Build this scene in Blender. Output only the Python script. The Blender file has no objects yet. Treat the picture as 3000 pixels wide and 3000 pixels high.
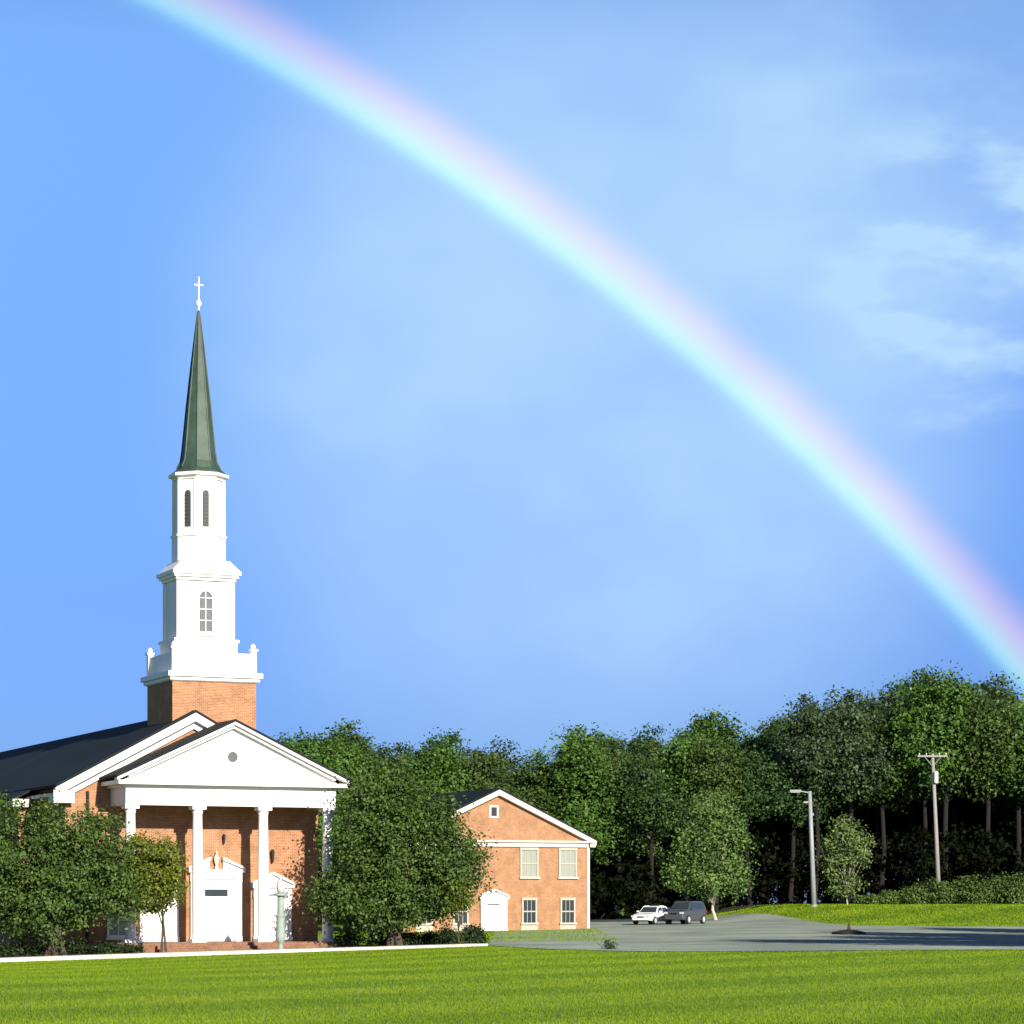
import bpy, math, random
import numpy as np
from math import radians as R, sin, cos, pi
from mathutils import Vector, Matrix

C = bpy.context.scene.collection
SC = bpy.context.scene

# ------------------------------------------------------------------ camera
EYE, F = 1.9, 8000.0          # eye height; focal length in photo pixels (3000 wide)
cam = bpy.data.cameras.new('camera')
cam.sensor_width = 36.0
cam.lens = F / 3000 * 36
cam.shift_y = (2650 - 1500) / 3000
cam.clip_start = 0.5
cam.clip_end = 20000
co = bpy.data.objects.new('camera', cam)
C.objects.link(co)
co.location = (0, 0, EYE)
co.rotation_euler = (R(90), 0, 0)
SC.camera = co

# ------------------------------------------------------------------ light
SUN_AZ, SUN_EL = 26.5, 21.5    # behind the camera, to its right
sd = Vector((sin(R(SUN_AZ)) * cos(R(SUN_EL)), -cos(R(SUN_AZ)) * cos(R(SUN_EL)), sin(R(SUN_EL))))
sl = bpy.data.lights.new('sun', 'SUN')
sl.energy = 4.8
sl.angle = R(0.5)
sl.color = (1.0, 0.92, 0.80)
so = bpy.data.objects.new('sun', sl)
C.objects.link(so)
so.rotation_euler = sd.to_track_quat('Z', 'Y').to_euler()

SC.view_settings.view_transform = 'Standard'
SC.view_settings.look = 'None'
SC.view_settings.exposure = 0.75
SC.view_settings.gamma = 1.0

W = bpy.data.worlds.new('World')
SC.world = W
W.use_nodes = True
nt = W.node_tree
nt.nodes.clear()


def N(tree, typ, **kw):
    n = tree.nodes.new(typ)
    for k, v in kw.items():
        if k == 'ins':
            for a, b in v.items():
                n.inputs[a].default_value = b
        else:
            setattr(n, k, v)
    return n


def ramp(tree, stops, interp='LINEAR'):
    n = tree.nodes.new('ShaderNodeValToRGB')
    cr = n.color_ramp
    cr.interpolation = interp
    while len(cr.elements) > 1:
        cr.elements.remove(cr.elements[-1])
    cr.elements[0].position = stops[0][0]
    cr.elements[0].color = (*stops[0][1], 1)
    for p, c in stops[1:]:
        e = cr.elements.new(p)
        e.color = (*c, 1)
    return n


def g3(v):
    return (v, v, v)


L = nt.links.new
sky = N(nt, 'ShaderNodeTexSky', sky_type='NISHITA', sun_disc=False, sun_elevation=R(SUN_EL),
        sun_rotation=R(180 - SUN_AZ), air_density=1.0, dust_density=0.3, ozone_density=2.5)
tc = N(nt, 'ShaderNodeTexCoord')
sep = N(nt, 'ShaderNodeSeparateXYZ')
L(tc.outputs['Generated'], sep.inputs[0])
# tint by elevation (clear rain-washed air: blue right down to the trees); overhead dimmed to cut fill light
tint = ramp(nt, [(0.0, (0.135, 0.20, 0.50)), (0.06, (0.18, 0.285, 0.64)), (0.11, (0.235, 0.34, 0.69)), (0.20, (0.38, 0.505, 0.82)),
                 (0.30, (0.57, 0.705, 0.95)), (0.42, (0.36, 0.44, 0.58)), (0.65, (0.16, 0.18, 0.22)), (1.0, (0.10, 0.11, 0.13))])
L(sep.outputs['Z'], tint.inputs[0])
mul = N(nt, 'ShaderNodeMix', data_type='RGBA', blend_type='MULTIPLY', ins={0: 1.0})
L(sky.outputs[0], mul.inputs[6])
L(tint.outputs[0], mul.inputs[7])


def cloud(scale, stretch, lo, hi, seed, detail=5.0, rough=0.55):
    mp = N(nt, 'ShaderNodeMapping')
    mp.inputs['Location'].default_value = seed
    mp.inputs['Rotation'].default_value = (0, R(-9), 0)
    mp.inputs['Scale'].default_value = stretch
    L(tc.outputs['Generated'], mp.inputs[0])
    no = N(nt, 'ShaderNodeTexNoise', ins={'Scale': scale, 'Detail': detail, 'Roughness': rough})
    L(mp.outputs[0], no.inputs['Vector'])
    mr = N(nt, 'ShaderNodeMapRange', interpolation_type='SMOOTHSTEP',
           ins={'From Min': lo, 'From Max': hi, 'To Min': 0.0, 'To Max': 1.0})
    L(no.outputs[0], mr.inputs[0])
    return mr.outputs[0]


def lobe(px, py, inner, outer):
    """soft patch of thin cloud round one direction of the sky (cosine of the angle to it)"""
    d = Vector(((px - 1500) / F, 1, (2650 - py) / F)).normalized()
    vm = N(nt, 'ShaderNodeVectorMath', operation='DOT_PRODUCT')
    L(tc.outputs['Generated'], vm.inputs[0])
    vm.inputs[1].default_value = d
    mr = N(nt, 'ShaderNodeMapRange', interpolation_type='SMOOTHERSTEP',
           ins={'From Min': cos(R(outer)), 'From Max': cos(R(inner)), 'To Min': 0.0, 'To Max': 1.0})
    L(vm.outputs['Value'], mr.inputs[0])
    return mr.outputs[0]


def mth(op, a, b):
    m = N(nt, 'ShaderNodeMath', operation=op)
    for i, v in enumerate((a, b)):
        if isinstance(v, (int, float)):
            m.inputs[i].default_value = v
        else:
            L(v, m.inputs[i])
    return m.outputs[0]


veil = mth('MULTIPLY', lobe(1750, 1100, 1.0, 10.5), mth('ADD', mth('MULTIPLY', cloud(9, (1, 1, 1.6), .3, .7, (3.1, 0.4, 1.7), 3), .40), .68))
veil2 = mth('MULTIPLY', lobe(2900, 100, 1.0, 8.0), mth('ADD', mth('MULTIPLY', cloud(11, (1, 1, 2.2), .35, .7, (1.1, 2.4, 4.7), 4), .5), .3))
wisp = mth('MULTIPLY', lobe(2950, 780, .8, 4.6), cloud(22, (1, 1, 2.4), .44, .72, (0.3, 5.2, 2.2), 4, .5))
cover = mth('ADD', mth('ADD', mth('MULTIPLY', veil, .66), mth('MULTIPLY', veil2, .5)), mth('MULTIPLY', wisp, .6))
cover = mth('MINIMUM', cover, .85)
cl = N(nt, 'ShaderNodeMix', data_type='RGBA', blend_type='MIX')
L(cover, cl.inputs[0])
L(mul.outputs[2], cl.inputs[6])
cl.inputs[7].default_value = (2.85, 4.2, 5.5, 1)
bg = N(nt, 'ShaderNodeBackground', ins={'Strength': 0.11})
L(cl.outputs[2], bg.inputs[0])
wo = N(nt, 'ShaderNodeOutputWorld')
L(bg.outputs[0], wo.inputs[0])


# ------------------------------------------------------------------ helpers
def at(px, py, Y):
    return Vector(((px - 1500) / F * Y, Y, EYE + (2650 - py) / F * Y))


def S(a, b, x):
    t = np.clip((np.asarray(x, float) - a) / (b - a), 0, 1)
    return t * t * (3 - 2 * t)


def ground_z(X, Y):
    X = np.asarray(X, float)
    Y = np.asarray(Y, float)
    h = S(45, 125, Y) * (-.15 * (1 - S(5, 20, X)) + .027 * np.clip(X, -40, 0) * (1 - .6 * S(160, 200, Y)))
    h = h + S(150, 198, Y) * (.18 + .17 * S(0, 10, X)) + S(200, 245, Y) * .2
    h = h + 1.30 * S(205, 236, Y) * S(15, 25, X)
    return h


def gz(x, y):
    return float(ground_z(x, y))


def tag(o, label=None, cat=None, group=None, kind=None):
    if label: o['label'] = label
    if cat: o['category'] = cat
    if group: o['group'] = group
    if kind: o['kind'] = kind
    return o


def thing(name, label, cat, loc, rz=0, group=None):
    o = bpy.data.objects.new(name, None)
    C.objects.link(o)
    o.location = loc
    o.rotation_euler = (0, 0, rz)
    o.empty_display_size = .3
    return tag(o, label, cat, group)


def mesh_obj(name, me, mats, parent=None):
    for m in (mats if isinstance(mats, (list, tuple)) else [mats]):
        me.materials.append(m)
    o = bpy.data.objects.new(name, me)
    C.objects.link(o)
    if parent: o.parent = parent
    return o


class MB:
    def __init__(s):
        s.v, s.f, s.m = [], [], []

    def add(s, vs, fs, mi=0):
        b = len(s.v)
        s.v += [tuple(v) for v in vs]
        s.f += [tuple(i + b for i in f) for f in fs]
        s.m += [mi] * len(fs)
        return s

    def box(s, x0, x1, y0, y1, z0, z1, mi=0):
        vs = [(x, y, z) for z in (z0, z1) for y in (y0, y1) for x in (x0, x1)]
        return s.add(vs, [(0, 2, 3, 1), (4, 5, 7, 6), (0, 1, 5, 4), (2, 6, 7, 3), (0, 4, 6, 2), (1, 3, 7, 5)], mi)

    def prism(s, poly, y0, y1, mi=0):
        """polygon in x,z (counter-clockwise seen from -y) extruded along y"""
        n = len(poly)
        vs = [(x, y0, z) for x, z in poly] + [(x, y1, z) for x, z in poly]
        fs = [tuple(range(n)), tuple(range(2 * n - 1, n - 1, -1))]
        fs += [(i, i + n, (i + 1) % n + n, (i + 1) % n) for i in range(n)]
        return s.add(vs, fs, mi)

    def plank(s, a, b, w, h, mi=0, up=(0, 0, 1)):
        """bar from a to b, width w (sideways), height h (along up)"""
        a, b = Vector(a), Vector(b)
        d = (b - a).normalized()
        sd_ = d.cross(Vector(up))
        sd_ = sd_.normalized() if sd_.length > 1e-4 else Vector((1, 0, 0))
        u = sd_.cross(d).normalized()
        vs = []
        for p in (a, b):
            for i, j in ((-1, -1), (1, -1), (1, 1), (-1, 1)):
                vs.append(p + sd_ * (i * w / 2) + u * (j * h / 2))
        return s.add(vs, [(0, 3, 2, 1), (4, 5, 6, 7), (0, 1, 5, 4), (1, 2, 6, 5), (2, 3, 7, 6), (3, 0, 4, 7)], mi)

    def lathe(s, prof, n=16, cx=0, cy=0, off=0.0, mi=0, caps=True):
        vs, fs = [], []
        for r, z in prof:
            for k in range(n):
                a = 2 * pi * k / n + off
                vs.append((cx + r * cos(a), cy + r * sin(a), z))
        for i in range(len(prof) - 1):
            for k in range(n):
                k2 = (k + 1) % n
                fs.append((i * n + k, i * n + k2, (i + 1) * n + k2, (i + 1) * n + k))
        if caps:
            fs.append(tuple(range(n - 1, -1, -1)))
            fs.append(tuple(range((len(prof) - 1) * n, len(prof) * n)))
        return s.add(vs, fs, mi)

    def tube(s, pts, rad, n=8, mi=0):
        pts = [Vector(p) for p in pts]
        vs, fs = [], []
        for i, p in enumerate(pts):
            d = (pts[min(i + 1, len(pts) - 1)] - pts[max(i - 1, 0)]).normalized()
            a = d.cross(Vector((0.31, 0.95, 0.02))).normalized()
            b = d.cross(a)
            for k in range(n):
                t = 2 * pi * k / n
                vs.append(p + (a * cos(t) + b * sin(t)) * rad[i])
        for i in range(len(pts) - 1):
            for k in range(n):
                k2 = (k + 1) % n
                fs.append((i * n + k, i * n + k2, (i + 1) * n + k2, (i + 1) * n + k))
        fs.append(tuple(range(n - 1, -1, -1)))
        fs.append(tuple(range((len(pts) - 1) * n, len(pts) * n)))
        return s.add(vs, fs, mi)

    def mesh(s, name, smooth=False, bevel=0):
        me = bpy.data.meshes.new(name)
        me.from_pydata(s.v, [], s.f)
        for p, m in zip(me.polygons, s.m):
            p.material_index = m
            p.use_smooth = smooth
        me.update()
        return me

    def build(s, name, mats, parent=None, smooth=False, bevel=0):
        o = mesh_obj(name, s.mesh(name, smooth), mats, parent)
        if bevel:
            b = o.modifiers.new('bevel', 'BEVEL')
            b.width = bevel
            b.segments = 2
            b.limit_method = 'ANGLE'
        return o


def tri_mesh(name, verts, nper):
    """numpy soup of faces with nper corners each"""
    me = bpy.data.meshes.new(name)
    nv = len(verts)
    nf = nv // nper
    me.vertices.add(nv)
    me.vertices.foreach_set('co', np.ascontiguousarray(verts, np.float32).ravel())
    me.loops.add(nv)
    me.loops.foreach_set('vertex_index', np.arange(nv, dtype=np.int32))
    me.polygons.add(nf)
    me.polygons.foreach_set('loop_start', np.arange(0, nv, nper, dtype=np.int32))
    me.update(calc_edges=True)
    me.validate()
    return me


# ------------------------------------------------------------------ materials
def mat(name, base, rough=.6, var=.12, scale=3.0, var2=.08, scale2=.35, bump=0, bscale=40, spec=.4, metal=0):
    m = bpy.data.materials.new(name)
    m.use_nodes = True
    t = m.node_tree
    b = t.nodes['Principled BSDF']
    b.inputs['Roughness'].default_value = rough
    b.inputs['Specular IOR Level'].default_value = spec
    b.inputs['Metallic'].default_value = metal
    tcn = N(t, 'ShaderNodeTexCoord')
    n1 = N(t, 'ShaderNodeTexNoise', ins={'Scale': scale, 'Detail': 6.0, 'Roughness': .65})
    n2 = N(t, 'ShaderNodeTexNoise', ins={'Scale': scale2, 'Detail': 3.0})
    t.links.new(tcn.outputs['Object'], n1.inputs['Vector'])
    t.links.new(tcn.outputs['Object'], n2.inputs['Vector'])
    r1 = ramp(t, [(.25, g3(1 - var)), (.75, g3(1 + var))])
    r2 = ramp(t, [(.3, g3(1 - var2)), (.7, g3(1 + var2))])
    t.links.new(n1.outputs[0], r1.inputs[0])
    t.links.new(n2.outputs[0], r2.inputs[0])
    a = N(t, 'ShaderNodeMix', data_type='RGBA', blend_type='MULTIPLY', ins={0: 1.0})
    c = N(t, 'ShaderNodeMix', data_type='RGBA', blend_type='MULTIPLY', ins={0: 1.0})
    a.inputs[6].default_value = (*base, 1)
    t.links.new(r1.outputs[0], a.inputs[7])
    t.links.new(a.outputs[2], c.inputs[6])
    t.links.new(r2.outputs[0], c.inputs[7])
    t.links.new(c.outputs[2], b.inputs['Base Color'])
    if bump:
        n3 = N(t, 'ShaderNodeTexNoise', ins={'Scale': bscale, 'Detail': 4.0})
        t.links.new(tcn.outputs['Object'], n3.inputs['Vector'])
        bp = N(t, 'ShaderNodeBump', ins={'Strength': bump, 'Distance': .02})
        t.links.new(n3.outputs[0], bp.inputs['Height'])
        t.links.new(bp.outputs[0], b.inputs['Normal'])
    return m


def brick_mat(name, c1, c2, mortar):
    m = bpy.data.materials.new(name)
    m.use_nodes = True
    t = m.node_tree
    b = t.nodes['Principled BSDF']
    b.inputs['Roughness'].default_value = .85
    b.inputs['Specular IOR Level'].default_value = .2
    tcn = N(t, 'ShaderNodeTexCoord')
    sp = N(t, 'ShaderNodeSeparateXYZ')
    t.links.new(tcn.outputs['Object'], sp.inputs[0])
    ad = N(t, 'ShaderNodeMath', operation='ADD')
    t.links.new(sp.outputs[0], ad.inputs[0])
    t.links.new(sp.outputs[1], ad.inputs[1])
    cb = N(t, 'ShaderNodeCombineXYZ')
    t.links.new(ad.outputs[0], cb.inputs[0])
    t.links.new(sp.outputs[2], cb.inputs[1])
    bt = N(t, 'ShaderNodeTexBrick', ins={'Scale': 1.0, 'Mortar Size': .008, 'Brick Width': .22, 'Row Height': .08, 'Bias': 0.0})
    bt.inputs['Color1'].default_value = (*c1, 1)
    bt.inputs['Color2'].default_value = (*c2, 1)
    bt.inputs['Mortar'].default_value = (*mortar, 1)
    t.links.new(cb.outputs[0], bt.inputs['Vector'])
    n1 = N(t, 'ShaderNodeTexNoise', ins={'Scale': 1.1, 'Detail': 7.0, 'Roughness': .7})
    t.links.new(tcn.outputs['Object'], n1.inputs['Vector'])
    r1 = ramp(t, [(.28, (.68, .66, .66)), (.5, (.98, .98, .98)), (.72, (1.2, 1.22, 1.25))])
    t.links.new(n1.outputs[0], r1.inputs[0])
    a = N(t, 'ShaderNodeMix', data_type='RGBA', blend_type='MULTIPLY', ins={0: 1.0})
    t.links.new(bt.outputs[0], a.inputs[6])
    t.links.new(r1.outputs[0], a.inputs[7])
    t.links.new(a.outputs[2], b.inputs['Base Color'])
    return m


def leaf_mat(name, base, var=.35, trans=.17):
    m = bpy.data.materials.new(name)
    m.use_nodes = True
    t = m.node_tree
    b = t.nodes['Principled BSDF']
    b.inputs['Roughness'].default_value = .55
    b.inputs['Specular IOR Level'].default_value = .3
    ge = N(t, 'ShaderNodeNewGeometry')
    r = ramp(t, [(0, tuple(c * (1 - var) for c in base)),
                 (.55, base), (1, (base[0] * (1 + var * 1.3), base[1] * (1 + var), base[2] * (1 + var * .3)))])
    t.links.new(ge.outputs['Random Per Island'], r.inputs[0])
    tcn = N(t, 'ShaderNodeTexCoord')
    n1 = N(t, 'ShaderNodeTexNoise', ins={'Scale': .55, 'Detail': 3.0})
    t.links.new(tcn.outputs['Object'], n1.inputs['Vector'])
    r1 = ramp(t, [(.32, (.70, .74, .75)), (.68, (1.30, 1.24, 1.1))])
    t.links.new(n1.outputs[0], r1.inputs[0])
    a = N(t, 'ShaderNodeMix', data_type='RGBA', blend_type='MULTIPLY', ins={0: 1.0})
    t.links.new(r.outputs[0], a.inputs[6])
    t.links.new(r1.outputs[0], a.inputs[7])
    t.links.new(a.outputs[2], b.inputs['Base Color'])
    tr = N(t, 'ShaderNodeBsdfTranslucent')
    t.links.new(a.outputs[2], tr.inputs[0])
    mx = N(t, 'ShaderNodeMixShader', ins={0: trans})
    t.links.new(b.outputs[0], mx.inputs[1])
    t.links.new(tr.outputs[0], mx.inputs[2])
    t.links.new(mx.outputs[0], t.nodes['Material Output'].inputs[0])
    return m


BRICK = brick_mat('brick_orange', (.40, .178, .080), (.31, .125, .054), (.42, .32, .22))
BRICK2 = brick_mat('brick_warm', (.37, .172, .076), (.30, .128, .055), (.40, .31, .21))
PAVER = brick_mat('brick_paving', (.26, .11, .06), (.20, .085, .045), (.25, .2, .15))
WHITE = mat('white_paint', (.80, .79, .76), .45, .03, 2.0, .03)
WHITE2 = mat('white_trim', (.74, .72, .66), .5, .06, 2.0, .05)
SLATE = mat('dark_shingle', (.014, .019, .021), .8, .3, 2.5, .2, .3, spec=.15, bump=.3, bscale=12)
PATINA = mat('spire_copper', (.038, .066, .047), .55, .35, 1.6, .25, .6)
DARKP = mat('dark_opening', (.012, .012, .014), .5, .2)
LOUVRE = mat('grey_louvre', (.11, .12, .13), .6, .15)
LOUVRE2 = mat('lantern_louvre', (.055, .055, .062), .6, .15)
GLASS = mat('window_glass', (.03, .04, .045), .12, .1, 1, spec=.6)
BLIND = mat('window_blind', (.25, .275, .235), .6, .06)
IRON = mat('black_iron', (.015, .013, .012), .45, .1)
GILT = mat('gilt_finial', (.70, .62, .42), .45, .05)
STONE = mat('pale_stone', (.58, .55, .48), .8, .1, 4)
VERDI = mat('verdigris', (.27, .32, .29), .6, .2, 5)
CONC = mat('kerb_concrete', (.66, .60, .48), .85, .12, 1.2, .1, .2)
WALK = mat('walk_concrete', (.42, .40, .35), .9, .12, 2)
ASPH = mat('pale_asphalt', (.285, .325, .262), .95, .22, .9, .30, .12, bump=.2, bscale=30)
MULCH_SHADOW = mat('bark_mulch_and_shadow', (.020, .014, .009), .95, .4, 6, .2, bump=.6)  # covers the planting bed and paints the shadow spot on the car park
LITTER = mat('leaf_litter', (.035, .030, .016), .95, .4, 2)
BARKW = mat('wood_bark', (.011, .009, .008), .95, .3, 3)
CREAM = mat('cream_trim', (.60, .535, .45), .55, .06)
BEIGE = mat('beige_trim', (.42, .365, .28), .6, .05)
BARK = mat('tree_bark', (.07, .052, .038), .9, .3, 5, bump=.5, bscale=20)
PALEBARK = mat('pale_bark', (.42, .38, .30), .8, .2, 5)
WOOD = mat('grey_pole_wood', (.27, .255, .235), .85, .2, 4)
STEEL = mat('galvanised_steel', (.27, .28, .29), .5, .08)
LENS = mat('lamp_lens', (.55, .55, .52), .3, .05)
CARW = mat('white_car_paint', (.80, .80, .80), .3, .01, spec=.6)
CARD = mat('dark_car_paint', (.065, .07, .08), .3, .02, spec=.6)
TYRE = mat('tyre_rubber', (.02, .02, .02), .85, .1)
RIM = mat('wheel_alloy', (.45, .45, .46), .35, .05)
RED = mat('tail_lamp', (.3, .02, .02), .3, .05)

LEAF_A = leaf_mat('leaf_dark_green', (.066, .118, .024))
LEAF_B = leaf_mat('leaf_mid_green', (.050, .105, .022))
LEAF_C = leaf_mat('leaf_yellow_green', (.125, .165, .020))
LEAF_W1 = leaf_mat('leaf_wood_deep', (.038, .082, .021))
LEAF_W2 = leaf_mat('leaf_wood_olive', (.058, .100, .023))
LEAF_W3 = leaf_mat('leaf_wood_bright', (.066, .140, .024))
LEAF_W4 = leaf_mat('leaf_wood_grey', (.052, .085, .036))
LEAF_H = leaf_mat('leaf_hedge', (.085, .140, .030))
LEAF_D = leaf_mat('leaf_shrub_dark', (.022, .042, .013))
LEAF_U_SHADE = leaf_mat('leaf_undergrowth_shade', (.007, .010, .004))  # shade of the wood put into the leaf colour, near black
LEAF_U_SHADE.node_tree.nodes['Principled BSDF'].inputs['Specular IOR Level'].default_value = .04
LEAF_S = leaf_mat('leaf_sapling', (.125, .180, .060))
LEAF_O = leaf_mat('leaf_ornamental', (.100, .172, .045))


# grass: mown in stripes, so two slightly different greens laid side by side
def grass_mat(name, c1, c2, island):
    m = bpy.data.materials.new(name)
    m.use_nodes = True
    t = m.node_tree
    b = t.nodes['Principled BSDF']
    b.inputs['Roughness'].default_value = .7
    b.inputs['Specular IOR Level'].default_value = .06
    tcn = N(t, 'ShaderNodeTexCoord')
    mp = N(t, 'ShaderNodeMapping')
    mp.inputs['Rotation'].default_value = (0, 0, R(-56.8))
    t.links.new(tcn.outputs['Object'], mp.inputs[0])
    sp = N(t, 'ShaderNodeSeparateXYZ')
    t.links.new(mp.outputs[0], sp.inputs[0])
    nw = N(t, 'ShaderNodeTexNoise', ins={'Scale': .15, 'Detail': 2.0})
    t.links.new(tcn.outputs['Object'], nw.inputs['Vector'])
    ma = N(t, 'ShaderNodeMath', operation='MULTIPLY_ADD', ins={1: 1.7})
    t.links.new(nw.outputs[0], ma.inputs[0])
    ms = N(t, 'ShaderNodeMath', operation='MULTIPLY', ins={1: 2 * pi / 7.0})
    t.links.new(sp.outputs[1], ms.inputs[0])
    t.links.new(ms.outputs[0], ma.inputs[2])
    sn = N(t, 'ShaderNodeMath', operation='SINE')
    t.links.new(ma.outputs[0], sn.inputs[0])
    mr = N(t, 'ShaderNodeMapRange', interpolation_type='SMOOTHSTEP', ins={'From Min': -.6, 'From Max': .6})
    t.links.new(sn.outputs[0], mr.inputs[0])
    mx = N(t, 'ShaderNodeMix', data_type='RGBA')
    t.links.new(mr.outputs[0], mx.inputs[0])
    mx.inputs[6].default_value = (*c1, 1)
    mx.inputs[7].default_value = (*c2, 1)
    n1 = N(t, 'ShaderNodeTexNoise', ins={'Scale': .22, 'Detail': 6.0, 'Roughness': .65})
    t.links.new(tcn.outputs['Object'], n1.inputs['Vector'])
    r1 = ramp(t, [(.3, (.78, .86, .9)), (.7, (1.2, 1.12, 1.1))])
    t.links.new(n1.outputs[0], r1.inputs[0])
    a = N(t, 'ShaderNodeMix', data_type='RGBA', blend_type='MULTIPLY', ins={0: 1.0})
    t.links.new(mx.outputs[2], a.inputs[6])
    t.links.new(r1.outputs[0], a.inputs[7])
    out = a
    if island:
        ge = N(t, 'ShaderNodeNewGeometry')
        r2 = ramp(t, [(0, (.90, .91, .92)), (1, (1.10, 1.08, 1.05))])
        t.links.new(ge.outputs['Random Per Island'], r2.inputs[0])
        out = N(t, 'ShaderNodeMix', data_type='RGBA', blend_type='MULTIPLY', ins={0: 1.0})
        t.links.new(a.outputs[2], out.inputs[6])
        t.links.new(r2.outputs[0], out.inputs[7])
    t.links.new(out.outputs[2], b.inputs['Base Color'])
    return m


TURF = grass_mat('lawn_turf', (.125, .203, .012), (.160, .242, .015), False)
BLADE = grass_mat('lawn_blades', (.112, .186, .009), (.150, .226, .012), True)

# ------------------------------------------------------------------ ground
xs = np.unique(np.concatenate([np.array([-4000, -1500, -600, -250, -120, -90]), np.arange(-70, 92, 1.5), np.array([110, 150, 300, 700, 1600, 4000])]))
ys = np.unique(np.concatenate([np.array([-800, -200, -60, 0, 20, 30]), np.arange(36, 312, 1.5), np.array([330, 400, 600, 1000, 2000, 4500])]))
GX, GY = np.meshgrid(xs, ys)
GZ = ground_z(GX, GY)
nx, ny = len(xs), len(ys)
gv = np.stack([GX, GY, GZ], -1).reshape(-1, 3)
idx = np.arange(nx * ny).reshape(ny, nx)
gf = np.stack([idx[:-1, :-1], idx[:-1, 1:], idx[1:, 1:], idx[1:, :-1]], -1).reshape(-1, 4)
me = bpy.data.meshes.new('ground')
me.from_pydata(gv.tolist(), [], gf.tolist())
for p in me.polygons: p.use_smooth = True
tag(mesh_obj('ground', me, TURF), kind='structure')


def kerb_y(x):
    return 127.1 + (x + 23.8) * .4453


def lot_front(x):
    return np.interp(x, [-1.2, 1.5, 5, 10, 18, 30, 60], [137.0, 124.5, 118.5, 115.5, 113.5, 112, 111])


def lot_back(x):
    return np.interp(x, [-1.2, 5.7, 6.2, 12, 19, 23, 25.5, 30, 60], [193, 197.5, 252, 252, 238, 214, 200, 192, 188])


def sheet(name, x0, x1, fy0, fy1, m, dz, step=1.0, ny_=40):
    X = np.linspace(x0, x1, max(2, int((x1 - x0) / step)))
    vs, fs = [], []
    for x in X:
        a, b = float(fy0(x)), float(fy1(x))
        for k in range(ny_ + 1):
            y = a + (b - a) * k / ny_
            vs.append((x, y, gz(x, y) + dz))
    for i in range(len(X) - 1):
        for k in range(ny_):
            q = i * (ny_ + 1) + k
            fs.append((q, q + ny_ + 1, q + ny_ + 2, q + 1))
    me_ = bpy.data.meshes.new(name)
    me_.from_pydata(vs, [], fs)
    for p in me_.polygons: p.use_smooth = True
    return mesh_obj(name, me_, m)


tag(sheet('car_park', -1.2, 62, lot_front, lot_back, ASPH, .03), kind='structure')
tag(sheet('mulch_bed', -30, -1.4, lambda x: kerb_y(x) + 2.2, lambda x: kerb_y(x) + 15, MULCH_SHADOW, .03, ny_=16), kind='structure')
tag(sheet('forest_floor', -45, 85, lambda x: 256 + 2 * sin(x * .3), lambda x: 320, LITTER, .04, ny_=24), kind='structure')

# sidewalk with its pale kerb towards the lawn
mb = MB()
mk = MB()
X = np.linspace(-32, -1.2, 60)
tdir = Vector((.9135, .4067, 0))
ndir = Vector((-.4067, .9135, 0))
for i in range(len(X) - 1):
    q = []
    for x in (X[i], X[i + 1]):
        p = Vector((x, kerb_y(x), 0))
        h = gz(x, p.y) - .05
        hk = .19 - .07 * float(S(-20, -1.2, x))
        q.append((p, h, h + .05 + hk))
    (a, ha, ta), (b, hb, tb) = q
    for m_, o0, o1, dz in ((mk, 0, .22, 0), (mb, .222, 2.1, -.012)):
        vs = []
        for p, h, tp in q:
            for o in (o0, o1):
                r = p + ndir * o
                vs += [(r.x, r.y, h), (r.x, r.y, tp + dz)]
        m_.add(vs, [(0, 4, 5, 1), (1, 5, 7, 3), (2, 3, 7, 6)] + ([(0, 1, 3, 2)] if i == 0 else []) + ([(4, 6, 7, 5)] if i == len(X) - 2 else []))
tag(mk.build('kerb', CONC), kind='structure')
tag(mb.build('sidewalk', WALK), kind='structure')

# lawn blades
rng = np.random.default_rng(5)


def blades(n, x_of, y_of, ok, hgt, wid):
    y = y_of(rng.random(n))
    x = x_of(rng.random(n), y)
    k = ok(x, y)
    x, y = x[k], y[k]
    n = len(x)
    z = ground_z(x, y) - .01
    a = rng.random(n) * pi
    w = wid * (.6 + .8 * rng.random(n)) * np.maximum(1, y / 60)
    h = hgt * (.6 + .8 * rng.random(n))
    lx, ly = rng.normal(0, .35, n) * h, rng.normal(0, .35, n) * h
    c, s_ = np.cos(a) * w / 2, np.sin(a) * w / 2
    v = np.empty((n, 3, 3))
    v[:, 0] = np.stack([x - c, y - s_, z], 1)
    v[:, 1] = np.stack([x + c, y + s_, z], 1)
    v[:, 2] = np.stack([x + lx, y + ly, z + h], 1)
    return v.reshape(-1, 3)


def lawn_ok(x, y):
    return np.where(x < -1.2, y < kerb_y(x) - .02, y < lot_front(x) - .02)


bv = [blades(460000, lambda u, y: (u * 2 - 1) * (y * .195 + 1.5), lambda u: 38 + 100 * u ** 1.25, lawn_ok, .05, .014),
      blades(60000, lambda u, y: 17 + u * 38, lambda u: 192 + 64 * u, lambda x, y: y > lot_back(x) + .1, .11, .02),
      blades(26000, lambda u, y: -20 + u * 26, lambda u: 150 + 46 * u, lambda x, y: y < 192 + x * .44, .10, .02)]
tag(mesh_obj('grass', tri_mesh('grass', np.concatenate(bv), 3), BLADE), kind='stuff')

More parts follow.
